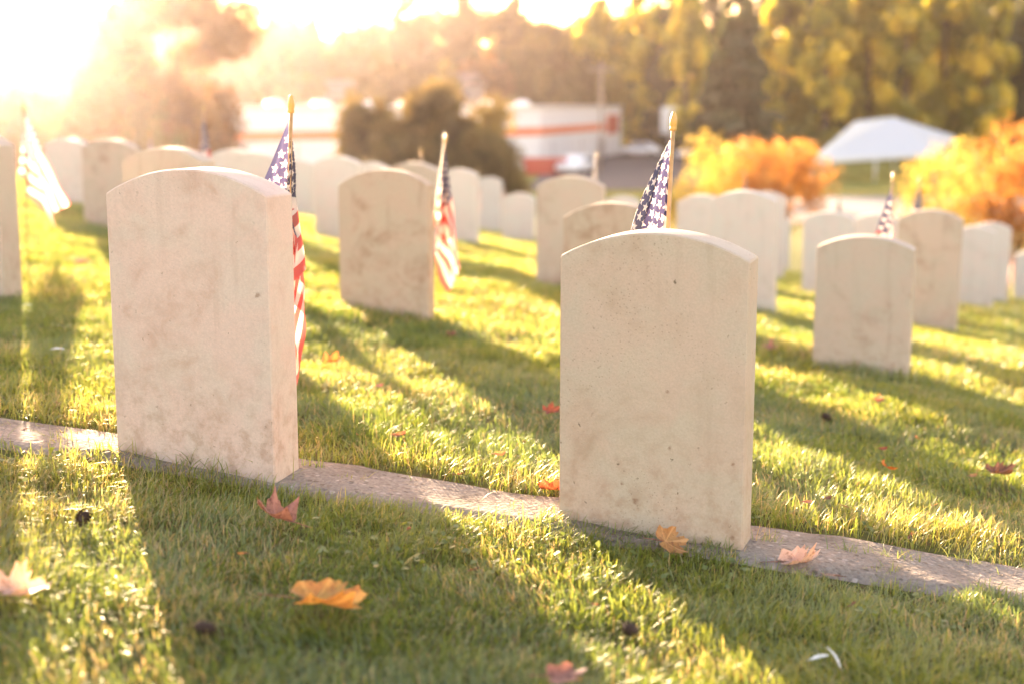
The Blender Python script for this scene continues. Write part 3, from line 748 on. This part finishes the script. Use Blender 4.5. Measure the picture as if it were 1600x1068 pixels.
# ------------------------------------------------------------------ building
M['bwhite'] = plain('painted_white_wall', (.74, .73, .74), .6, .3, var=.05)
M['borange'] = plain('orange_red_paint', (.70, .17, .07), .6, .3)
M['broof'] = plain('pale_roof', (.6, .57, .52), .8, .3)
M['red'] = plain('dark_red_paint', (.42, .06, .04), .6, .3)
M['dark'] = plain('dark_glass', (.02, .02, .025), .2, .6)
M['grey'] = plain('grey_paint', (.35, .35, .36), .6, .3)
M['white'] = plain('white_vehicle_paint', (.78, .78, .78), .3, .5, var=.03)
M['skylight'] = plain('skylight_plastic', (.8, .8, .78), .25, .7)
def building():
    fp = [(-21, 104), (2.45, 125), (12.1, 160), (-21, 160)]
    z0, z1 = -6.2, -.50
    b = empty('store_building', (-9, 130, z0)); L0 = Vector((-9, 130, 0))
    tag(b, 'long low white store with an orange stripe under its flat roof', 'building')
    def rel(pts): return [(x + 9, y - 130) for x, y in pts]
    bm = bmesh.new(); prism(bm, rel(fp), 0, z1 - z0); bm_obj('wall', bm, M['bwhite'], b)
    def off(d):  # footprint pushed outwards
        c = Vector((-5, 138)); return [tuple(Vector(p) + (Vector(p) - c).normalized() * d) for p in fp]
    bm = bmesh.new(); prism(bm, rel(off(.25)), z1 - z0 + .003, z1 - z0 + .28); rf = bm_obj('roof', bm, M['broof'], b)
    for i in range(7):
        q = (i + .5) / 7; x = -19.5 + 22 * q; y = 108 + 20 * q
        bm = bmesh.new(); bmesh.ops.create_uvsphere(bm, u_segments=14, v_segments=8, radius=.75, matrix=Matrix.Translation((x + 9, y - 130, z1 - z0 + .35)) @ Matrix.Diagonal((1, 1, .6, 1)))
        bm_obj('skylight', bm, M['skylight'], rf, None, True)
    def band(p0, p1, za, zb, m, name, q0=0, q1=1, t=.06):
        p0, p1 = Vector(p0), Vector(p1); a = p0.lerp(p1, q0); c = p0.lerp(p1, q1); d = (p1 - p0).normalized(); nn = Vector((d.y, -d.x))
        bm = bmesh.new(); prism(bm, rel([tuple(a), tuple(c), tuple(c + nn * t), tuple(a + nn * t)][::-1]), za - z0, zb - z0); return bm_obj(name, bm, m, b)
    band(fp[0], fp[1], -2.75, -2.05, M['borange'], 'stripe')
    band(fp[1], fp[2], -2.75, -2.05, M['borange'], 'stripe', 0, .76)
    band(fp[1], fp[2], -3.2, -1.2, M['red'], 'wall_sign', .78, .95, .15)
    for q in (.2, .35, .5, .65, .8): band(fp[0], fp[1], z0 + .3, -3.0, M['grey'], 'downpipe', q, q + .006, .08)
    for q in (.12, .45): band(fp[1], fp[2], z0 + .3, -3.3, M['grey'], 'panel_joint', q, q + .008, .05)
    band(fp[1], fp[2], z0 + .02, -3.6, M['grey'], 'loading_door', .66, .76, .05)
    bm = bmesh.new(); tube(bm, [(-1, 16, z1 - z0), (-1, 16, z1 - z0 + 1.5), (-.6, 16, z1 - z0 + 1.8)], [.05, .05, .05], 8)
building()
def container():
    p = at(850, 268, 112); z = tz(p.x, 112)
    c = empty('waste_container', (p.x, 112, z)); tag(c, 'low red brick coloured skip at the foot of the white store', 'skip')
    bm = bmesh.new(); w2, d2, h = 1.7, 1.0, 1.25
    b_ = [bm.verts.new(q) for q in ((-w2 + .25, -d2, .1), (w2 - .25, -d2, .1), (w2 - .25, d2, .1), (-w2 + .25, d2, .1))]
    t_ = [bm.verts.new(q) for q in ((-w2, -d2, h), (w2, -d2, h), (w2, d2, h), (-w2, d2, h))]
    bm.faces.new(b_[::-1])
    for i in range(4): bm.faces.new((b_[i], b_[(i + 1) % 4], t_[(i + 1) % 4], t_[i]))
    bm_obj('bin', bm, M['red'], c)
    bm = bmesh.new(); box(bm, -w2 - .05, w2 + .05, -d2 - .05, d2 + .05, h + .003, h + .1); bm_obj('lid', bm, M['red'], c)
container()
def car(px, y, rz, label, L=4.4, W=1.8, Hh=1.45, colour='white'):
    x = at(px, 250, y).x; z = tz(x, y) + .06
    c = empty('parked_car', (x, y, z), rz); tag(c, label, 'car', 'white cars parked by the store')
    prof = [(-L/2, .35), (-L/2, .75), (-L/2 + .25, .92), (-L/2 + 1.0, .98), (-L/2 + 1.6, Hh), (L/2 - 1.3, Hh + .02), (L/2 - .45, 1.0), (L/2 - .05, .88), (L/2, .6), (L/2, .35)]
    bm = bmesh.new(); a = [bm.verts.new((q, -W/2, s)) for q, s in prof]; b = [bm.verts.new((q, W/2, s)) for q, s in prof]; n = len(prof)
    bm.faces.new(a); bm.faces.new(b[::-1])
    for i in range(n): bm.faces.new((a[i], b[i], b[(i + 1) % n], a[(i + 1) % n]))
    bmesh.ops.recalc_face_normals(bm, faces=bm.faces); bmesh.ops.bevel(bm, geom=list(bm.edges), offset=.06, segments=2, affect='EDGES')
    bm_obj('body', bm, M[colour], c, None, True)
    for s in (-1, 1):
        bm = bmesh.new(); pts = [(-L/2 + 1.2, 1.0), (-L/2 + 1.72, Hh - .1), (L/2 - 1.4, Hh - .1), (L/2 - .75, 1.02)]
        f = [bm.verts.new((q, s * (W/2 + .004), zz)) for q, zz in pts]; g = [bm.verts.new((q, s * (W/2 - .05), zz)) for q, zz in pts]
        bm.faces.new(f); bm.faces.new(g[::-1])
        for i in range(4): bm.faces.new((f[i], f[(i + 1) % 4], g[(i + 1) % 4], g[i]))
        bm_obj('side_window', bm, M['dark'], c)
        for q in (-L/2 + .85, L/2 - .85):
            bm = bmesh.new(); tube(bm, [(q, s * (W/2 - .16), .32), (q, s * (W/2 + .03), .32)], [.32, .32], 18); wh = bm_obj('wheel', bm, M['dark'], c)
            bm = bmesh.new(); tube(bm, [(q, s * (W/2 + .032), .32), (q, s * (W/2 + .045), .32)], [.19, .17], 14); bm_obj('rim', bm, M['grey'], wh)
    return c
car(900, 112, 1.15, 'white car at the foot of the store wall, right of the red skip', 4.2)
car(1092, 140, .1, 'white car half hidden behind the orange shrub')
car(1000, 150, -.3, 'pale car in the shade between the store and the trees')
def signboard():
    x, y = at(1046, 200, 150).x, 150; z = tz(x, y)
    s = empty('pole_sign', (x, y, z)); tag(s, 'white board sign on a post behind the gold tip of the centre flag', 'sign')
    bm = bmesh.new(); tube(bm, [(0, 0, 0), (0, 0, 3.2)], [.1, .1], 10); bm_obj('post', bm, M['grey'], s)
    bm = bmesh.new(); box(bm, -.9, .9, -.12, .12, 2.4, 5.2); bmesh.ops.bevel(bm, geom=list(bm.edges), offset=.05, segments=2, affect='EDGES'); bm_obj('board', bm, M['white'], s)
signboard()
def upole(px, y, top, label):
    p = at(px, top, y); z = tz(p.x, y); h = p.z - z
    s = empty('utility_pole', (p.x, y, z)); tag(s, label, 'utility pole')
    bm = bmesh.new(); tube(bm, [(0, 0, -.3), (0, 0, h)], [.11, .08], 8); bm_obj('post', bm, M['greywood'], s)
    bm = bmesh.new(); box(bm, -1.1, 1.1, -.06, .06, h - .8, h - .65); bm_obj('crossarm', bm, M['greywood'], s)
M['greywood'] = plain('grey_wood', (.25, .2, .17), .8, .3)
upole(940, 118, 95, 'grey pole standing before the yellow poplars at the store corner')
upole(735, 175, 88, 'distant pole among the dark trees above the store')

# ------------------------------------------------------------------ tent
def tent():
    M['tent'] = None
    m, t = mat('tent_fabric'); d = t.bsdf(c4(.80, .82, .86), .6, None, .3); tr = t.n('ShaderNodeBsdfTranslucent', ins={0: c4(.8, .82, .86)}).outputs[0]
    t.out(t.n('ShaderNodeMixShader', ins={0: .35, 1: d, 2: tr}).outputs[0])
    P = lambda px, py, y: at(px, py, y)
    e = [P(1268, 250, 98), P(1462, 239, 104), P(1492, 213, 117), P(1300, 222, 112)]
    r0, r1 = P(1336, 190, 105), P(1396, 183, 110)
    c0 = Vector(((e[0].x + e[2].x) / 2, 107, tz(26, 107)))
    o = empty('marquee_tent', c0); tag(o, 'white hipped marquee tent on posts beyond the shrubs at right', 'tent')
    bm = bmesh.new(); v = [bm.verts.new(q - c0) for q in e + [r0, r1]]
    lo = [bm.verts.new(q - c0 - Vector((0, 0, .28))) for q in e]
    for f in ((0, 1, 5, 4), (1, 2, 5), (2, 3, 4, 5), (3, 0, 4)): bm.faces.new([v[i] for i in f])
    for i in range(4): bm.faces.new((lo[i], lo[(i + 1) % 4], v[(i + 1) % 4], v[i]))
    bm_obj('canopy', bm, m, o)
    for i in range(4):
        for q in (0, .5):
            p = e[i].lerp(e[(i + 1) % 4], q) - c0; bm = bmesh.new(); tube(bm, [(p.x * .985, p.y * .985, -.1), (p.x * .985, p.y * .985, p.z - .02)], [.06, .06], 8); bm_obj('post', bm, M['white'], o)
tent()

# ------------------------------------------------------------------ trees
M['bark'] = plain('bark', (.10, .07, .05), .9, .2, bump=(8, .8, .03))
LF = dict(
 dark=leafy('foliage_dark_conifer', (.035, .05, .016), (.085, .095, .03), .3, tmul=1.5),
 olive=leafy('foliage_olive', (.06, .06, .016), (.17, .15, .035), .42),
 yg=leafy('foliage_yellow_green', (.22, .22, .04), (.58, .52, .09), .62, tmul=2.0),
 orange=leafy('foliage_orange', (.38, .18, .05), (.54, .28, .09), .6, tmul=1.2),
 gold=leafy('foliage_gold', (.36, .28, .07), (.52, .43, .14), .6, tmul=1.2),
 brownbush=leafy('foliage_brown_olive', (.085, .065, .025), (.19, .145, .05), .42),
 rust=leafy('foliage_rust', (.10, .05, .015), (.26, .13, .03), .45))
def crown_mesh(centers, radii, nleaf, ls, tints, seed, flat=.0):
    r = np.random.default_rng(seed); centers = np.asarray(centers); k = len(centers); radii = np.asarray(radii)
    vol = radii.prod(1) ** (2 / 3); idx = r.choice(k, nleaf, p=vol / vol.sum())
    d = r.normal(size=(nleaf, 3)); d /= np.linalg.norm(d, axis=1)[:, None]; rad = r.random(nleaf) ** .45
    c = centers[idx] + d * rad[:, None] * radii[idx] * (1 + .12 * r.normal(size=nleaf))[:, None]
    n = r.normal(size=(nleaf, 3)); n[:, 2] += flat; n /= np.linalg.norm(n, axis=1)[:, None]
    a = np.cross(n, r.normal(size=(nleaf, 3))); a /= np.linalg.norm(a, axis=1)[:, None]; b = np.cross(n, a)
    s = ls * r.uniform(.6, 1.3, nleaf)[:, None]
    V = np.stack([c - a * s, c - b * s * .55, c + a * s, c + b * s * .55], 1).reshape(-1, 3)
    me = np_mesh('crown', V, np.arange(nleaf * 4).reshape(-1, 4), 4)
    face_attr(me, 'tint', np.clip(np.asarray(tints)[idx] ** 1.6 * 1.1 + r.normal(0, .15, nleaf), 0, 1)); return me  # random leaf tone per clump, contrast raised to imitate sunlit highlights
def tree(px, y, top, wpx, kind, mk, label, cat='tree', name='tree', group='trees beyond the cemetery', n=9500, ls=.42, seed=0, base=None, airy=0, bottom=.08):
    r = np.random.default_rng(seed + int(px) + 7 * int(y)); x = at(px, 200, y).x; zb = tz(x, y) if base is None else base
    zt = at(px, top, y).z; H = zt - zb; W = wpx * y / FPX
    o = empty(name, (x, y, zb)); tag(o, label, cat, group)
    cs, rs, ts = [], [], []
    limbs = []
    if kind == 'conifer':
        lv = int(16 + H * .5)
        for i in range(lv):
            q = i / lv; z = H * (bottom + (1 - bottom) * q); R = W / 2 * (1 - q) ** .85 * r.uniform(.8, 1.15) + .12
            nb = max(3, int(7 * (1 - q) + 2))
            for j in range(nb):
                a = r.uniform(0, 6.28); rr = R * r.uniform(.45, .85)
                cs.append((rr * cos(a), rr * sin(a), z - .12 * rr)); rs.append((R * .34 + .12, R * .34 + .12, H / lv * .75)); ts.append(r.uniform(.1, .9))
                if j < 2 and i % 3 == 0: limbs.append(((0, 0, z + .1), (rr * cos(a), rr * sin(a), z - .1 * rr)))
    elif kind == 'poplar':
        for i in range(int(34 + H)):
            q = r.random(); z = H * (bottom + (1 - bottom) * q); R = W / 2 * (sin(pi * min(1, .12 + q * .86)) ** .6) * r.uniform(.5, 1)
            a = r.uniform(0, 6.28); cs.append((R * .75 * cos(a), R * .75 * sin(a), z)); rs.append((W * .13, W * .13, H * .065 * r.uniform(.6, 1.4))); ts.append(r.uniform(0, 1))
            if i % 5 == 0: limbs.append(((0, 0, z - H * .08), (R * .7 * cos(a), R * .7 * sin(a), z)))
    else:
        nc = (60 if y > 50 else 95) if not airy else 30; zc = H * (.5 + bottom / 2); hh = H * (1 - bottom) / 2
        for i in range(nc):
            d = r.normal(size=3); d /= np.linalg.norm(d); q = r.uniform(.35, 1.0)
            p = (d[0] * q * W / 2, d[1] * q * W / 2, zc + d[2] * q * hh); cs.append(p)
            s = (r.uniform(.10, .19) if y > 50 else r.uniform(.07, .17)) * (1 - .35 * airy); rs.append((W * s, W * s, hh * 2 * s * .9)); ts.append(r.uniform(0, 1))
            if i % 3 == 0: limbs.append(((0, 0, H * r.uniform(bottom * .6, .4)), p))
    me = crown_mesh(cs, rs, n, ls, ts, seed + int(px)); obj('crown', me, LF[mk], o)
    bm = bmesh.new(); tr_ = max(.08, H * .018); hh_ = H * (.93 if kind != 'round' else .7)
    tube(bm, [(0, 0, -.4), (0, 0, H * .05), (.02 * W, .01 * W, hh_ * .5), (0, 0, hh_)], [tr_ * 1.5, tr_ * 1.1, tr_ * .7, tr_ * .12], 9)
    for a, b in limbs:
        a, b = Vector(a), Vector(b); m_ = a.lerp(b, .5) + Vector((0, 0, .08 * (b - a).length)); tube(bm, [a, m_, b], [tr_ * .4, tr_ * .25, tr_ * .08], 5)
    bm_obj('trunk', bm, M['bark'], o); return o
# hill conifers, left to right
T_ = tree
T_(430, 195, 15, 70, 'conifer', 'dark', 'hazy conifer spire left of the tallest thin one on the skyline', seed=1)
T_(490, 200, -10, 66, 'conifer', 'dark', 'tall thin conifer spire on the hazy skyline at left', seed=2)
T_(560, 205, 30, 84, 'conifer', 'olive', 'lower conifer on the skyline beneath the bright sky gap', seed=3)
T_(640, 190, -40, 125, 'conifer', 'dark', 'broad conifer reaching the top frame edge, left of two broad ones', n=16000, seed=4)
T_(722, 195, -40, 115, 'conifer', 'dark', 'broad conifer reaching the top frame edge, middle one above the store', n=16000, seed=5)
T_(802, 200, -36, 105, 'conifer', 'dark', 'broad conifer reaching the top frame edge, left of the bright sky gap', n=14000, seed=6)
T_(872, 205, 40, 70, 'conifer', 'dark', 'short conifer in the bright sky gap left of the poplars', seed=7)
T_(838, 170, 55, 120, 'round', 'olive', 'yellowish round tree above the white store roof', n=8000, seed=8)
T_(600, 175, 80, 120, 'round', 'olive', 'brownish tree on the hillside between two small houses', seed=9)
T_(560, 158, 138, 60, 'round', 'olive', 'low hazy tree on the hillside just above the left dark bush', seed=10)
T_(760, 172, 92, 110, 'round', 'rust', 'brown tree on the hillside right above the tall dark bush', seed=11)
T_(690, 156, 105, 60, 'round', 'olive', 'hillside tree straight above the tall dark bush', seed=12)
T_(468, 158, 120, 85, 'round', 'olive', 'hazy tree on the hillside above the left end of the store', seed=13)
T_(395, 190, 85, 80, 'round', 'rust', 'hazy brown tree behind the store at its left end', seed=14)
T_(900, 165, 90, 90, 'round', 'olive', 'dark tree filling the gap between the store and the first poplar', seed=15)
# poplars
T_(934, 168, 6, 100, 'poplar', 'yg', 'yellow poplar nearest the store corner', n=9000, seed=16, bottom=.03)
T_(1000, 166, -2, 100, 'poplar', 'yg', 'yellow poplar second from the store corner', n=9000, seed=17, bottom=.03)
T_(1068, 150, -14, 88, 'poplar', 'yg', 'yellow poplar directly left of the big dark fir', n=9000, seed=18, bottom=.12)
T_(1148, 128, -60, 150, 'conifer', 'dark', 'big dark fir between the yellow poplars', n=14000, seed=19, bottom=.02)
T_(1225, 140, -40, 98, 'poplar', 'yg', 'yellow green poplar right of the big dark fir', n=9000, seed=20, bottom=.15)
T_(1288, 137, -30, 100, 'poplar', 'yg', 'wide green poplar above the left end of the tent', n=9000, seed=21, bottom=.02)
T_(1352, 140, -40, 98, 'poplar', 'yg', 'bright yellow poplar above the tent ridge', n=9000, seed=22, bottom=.2)
T_(1412, 136, -36, 96, 'poplar', 'yg', 'loose green poplar above the right slope of the tent', n=9000, seed=23, bottom=.02)
T_(1470, 139, -34, 100, 'poplar', 'yg', 'bright yellow poplar above the right end of the tent', n=9000, seed=24, bottom=.18)
T_(1536, 136, -40, 98, 'poplar', 'yg', 'yellow poplar last but one at the right', n=9000, seed=25, bottom=.1)
T_(1604, 138, -50, 84, 'conifer', 'dark', 'dark fir on the right frame edge', n=9000, seed=26, bottom=.02)
T_(1668, 138, -30, 90, 'poplar', 'yg', 'yellow poplar beyond the right frame edge fir', n=5000, seed=27, bottom=.02)
for i, (px, lab) in enumerate([(1030, 'dark conifer in the gap between the second and third poplar'), (1110, 'dark conifer behind the left side of the big fir'), (1190, 'dark conifer behind the right side of the big fir'), (1258, 'dark conifer in the gap above the left tip of the tent'),
                 (1322, 'dark conifer in the gap left of the bright poplar over the tent ridge'), (1386, 'dark conifer in the gap right of the bright poplar over the tent ridge'), (1444, 'dark conifer in the gap above the right eave of the tent'), (1506, 'dark conifer in the gap right of the tent'), (1568, 'dark conifer in the gap before the right frame edge')]):
    T_(px, 165, -55 + 18 * (i % 3) + (60 if i == 0 else 0), 105, 'conifer', 'dark', lab, n=8000, seed=40 + i, bottom=.02)
def woodland():
    r = np.random.default_rng(77); k = 420
    px = r.uniform(1000, 1720, k); D = r.uniform(172, 190, k); X = (px - 800) / FPX * D; Zb = terrain(X, D)
    q = r.random(k); cs = np.stack([X, D, Zb + 1 + q * (19 + 3 * np.sin(px * .03))], 1)
    rs = np.stack([r.uniform(1.3, 2.6, k)] * 2 + [r.uniform(1.5, 3.2, k)], 1)
    me = crown_mesh(cs, rs, 42000, .42, r.random(k), 5); tag(obj('woodland', me, LF['dark']), 'dark wood filling in behind the row of poplars', 'wood', kind='stuff')
woodland()
def far_woodland():
    r = np.random.default_rng(78); k = 760
    px = r.uniform(-300, 1010, k); D = r.uniform(208, 228, k); X = (px - 800) / FPX * D; Zb = terrain(X, D)
    top = np.interp(px, [-300, 250, 400, 460, 500, 560, 620, 660, 800, 830, 870, 900, 1010], [30, 35, 48, 50, 50, 58, 50, 32, 32, 45, 66, 52, 20]); zt = (162 - top) / FPX * D
    q = r.random(k); cs = np.stack([X, D, Zb + (zt - Zb) * q], 1)
    rs = np.stack([r.uniform(1.6, 3.4, k)] * 2 + [r.uniform(1.4, 2.6, k)], 1)
    me = crown_mesh(cs, rs, 90000, .55, r.random(k), 5); tag(obj('woodland', me, LF['olive']), 'hazy wood covering the hill behind the store', 'wood', kind='stuff')
far_woodland()
# left, against the light
T_(262, 75, -70, 330, 'round', 'rust', 'tall airy tree with sky gaps against the sun at upper left', n=20000, ls=.17, seed=62, airy=.3, bottom=.25)
T_(150, 66, 92, 210, 'round', 'rust', 'glowing rounded tree behind the far left headstones', n=9000, ls=.14, seed=61, bottom=.1)
T_(318, 62, 105, 150, 'round', 'rust', 'orange brown tree left of the store end', n=8000, ls=.14, seed=62, bottom=.05)
T_(20, 72, 120, 170, 'round', 'olive', 'washed out tree at the left frame edge under the sun', n=7000, ls=.15, seed=63, bottom=.05)
T_(235, 58, 150, 130, 'round', 'olive', 'low dark bush between the glowing tree and the orange brown one', n=6000, ls=.13, seed=64, bottom=.02)
# twin bushes
T_(572, 62, 152, 125, 'round', 'brownbush', 'rounded bush before the store, lower left one of the dark bushes', 'bush', 'bush', 'dark bushes before the store', 17000, .13, 65, bottom=.0)
T_(690, 60, 147, 205, 'round', 'brownbush', 'tall dark rounded bush before the store', 'bush', 'bush', 'dark bushes before the store', 26000, .14, 66, bottom=.0)
T_(775, 57, 215, 120, 'round', 'brownbush', 'low dark bush sloping down at the right of the tall one', 'bush', 'bush', 'dark bushes before the store', 9000, .10, 67, bottom=.0)
T_(630, 58, 205, 130, 'round', 'brownbush', 'low bush filling the foot between the two rounded bushes', 'bush', 'bush', 'dark bushes before the store', 9000, .10, 68, bottom=.0)
# small autumn trees on the slope
T_(1112, 44, 214, 170, 'round', 'gold', 'golden small tree right of the centre flag stick', 'small tree', 'autumn_tree', 'small autumn trees below the lawn', 7000, .062, 69, bottom=.12)
T_(1212, 42, 203, 180, 'round', 'orange', 'orange small tree left of the tent with bare lower twigs', 'small tree', 'autumn_tree', 'small autumn trees below the lawn', 7000, .058, 70, bottom=.38)
T_(1490, 38, 212, 160, 'round', 'gold', 'golden small tree before the right end of the tent', 'small tree', 'autumn_tree', 'small autumn trees below the lawn', 7000, .052, 71, bottom=.2)
T_(1585, 34, 190, 170, 'round', 'orange', 'orange topped small tree at the right frame edge', 'small tree', 'autumn_tree', 'small autumn trees below the lawn', 7000, .052, 72, bottom=.3)

# ------------------------------------------------------------------ houses on the hill
M['hwhite'] = plain('house_siding', (.40, .38, .38), .7, .3); M['shingle'] = plain('shingles', (.16, .13, .12), .9, .2)
def house(px, py, y, w_, h_, label, rz):
    p = at(px, py, y); z = tz(p.x, y); hh = max(h_, p.z - z)
    o = empty('hill_house', (p.x, y, z), rz); tag(o, label, 'house', 'houses on the wooded hill')
    bm = bmesh.new(); box(bm, -w_ / 2, w_ / 2, -3.5, 3.5, -1, hh); bm_obj('wall', bm, M['hwhite'], o)
    bm = bmesh.new(); a = [(-w_ / 2 - .4, -4, hh + .003), (w_ / 2 + .4, -4, hh + .003), (w_ / 2 + .4, 4, hh + .003), (-w_ / 2 - .4, 4, hh + .003), (-w_ / 2 - .4, 0, hh + 1.3), (w_ / 2 + .4, 0, hh + 1.3)]
    v = [bm.verts.new(q) for q in a]
    for f in ((0, 1, 5, 4), (2, 3, 4, 5), (0, 4, 3), (1, 2, 5), (0, 3, 2, 1)): bm.faces.new([v[i] for i in f])
    bm_obj('roof', bm, M['shingle'], o)
    for i in range(3):
        x = -w_ / 2 + w_ * (i + .5) / 3; bm = bmesh.new(); box(bm, x - .5, x + .5, -3.53, -3.4, hh - 2.2, hh - .9); bm_obj('window', bm, M['dark'], o)
house(522, 143, 168, 3.6, 4, 'pale house on the wooded hill above the left bush', .2)
house(727, 133, 165, 2.6, 4, 'white house on the wooded hill right above the tall bush', -.3)
house(880, 146, 172, 3, 4, 'half hidden pale house behind the right part of the store', .1)

# ------------------------------------------------------------------ haze added for the sun glare
def haze():
    bm = bmesh.new(); box(bm, -430, 430, -45, 430, -12, 34)
    m, t = mat('glare_haze')
    v = t.n('ShaderNodeVolumePrincipled', ins={'Color': c4(1, .81, .78), 'Density': HAZE_DENSITY, 'Anisotropy': HAZE_G})  # added volume stands in for veiling lens glare, tinted towards peach
    t.n('ShaderNodeOutputMaterial', ins={'Volume': v.outputs[0]})
    tag(bm_obj('haze', bm, m), 'thin warm haze added mainly for the glare around the sun', 'haze', kind='stuff')
haze()
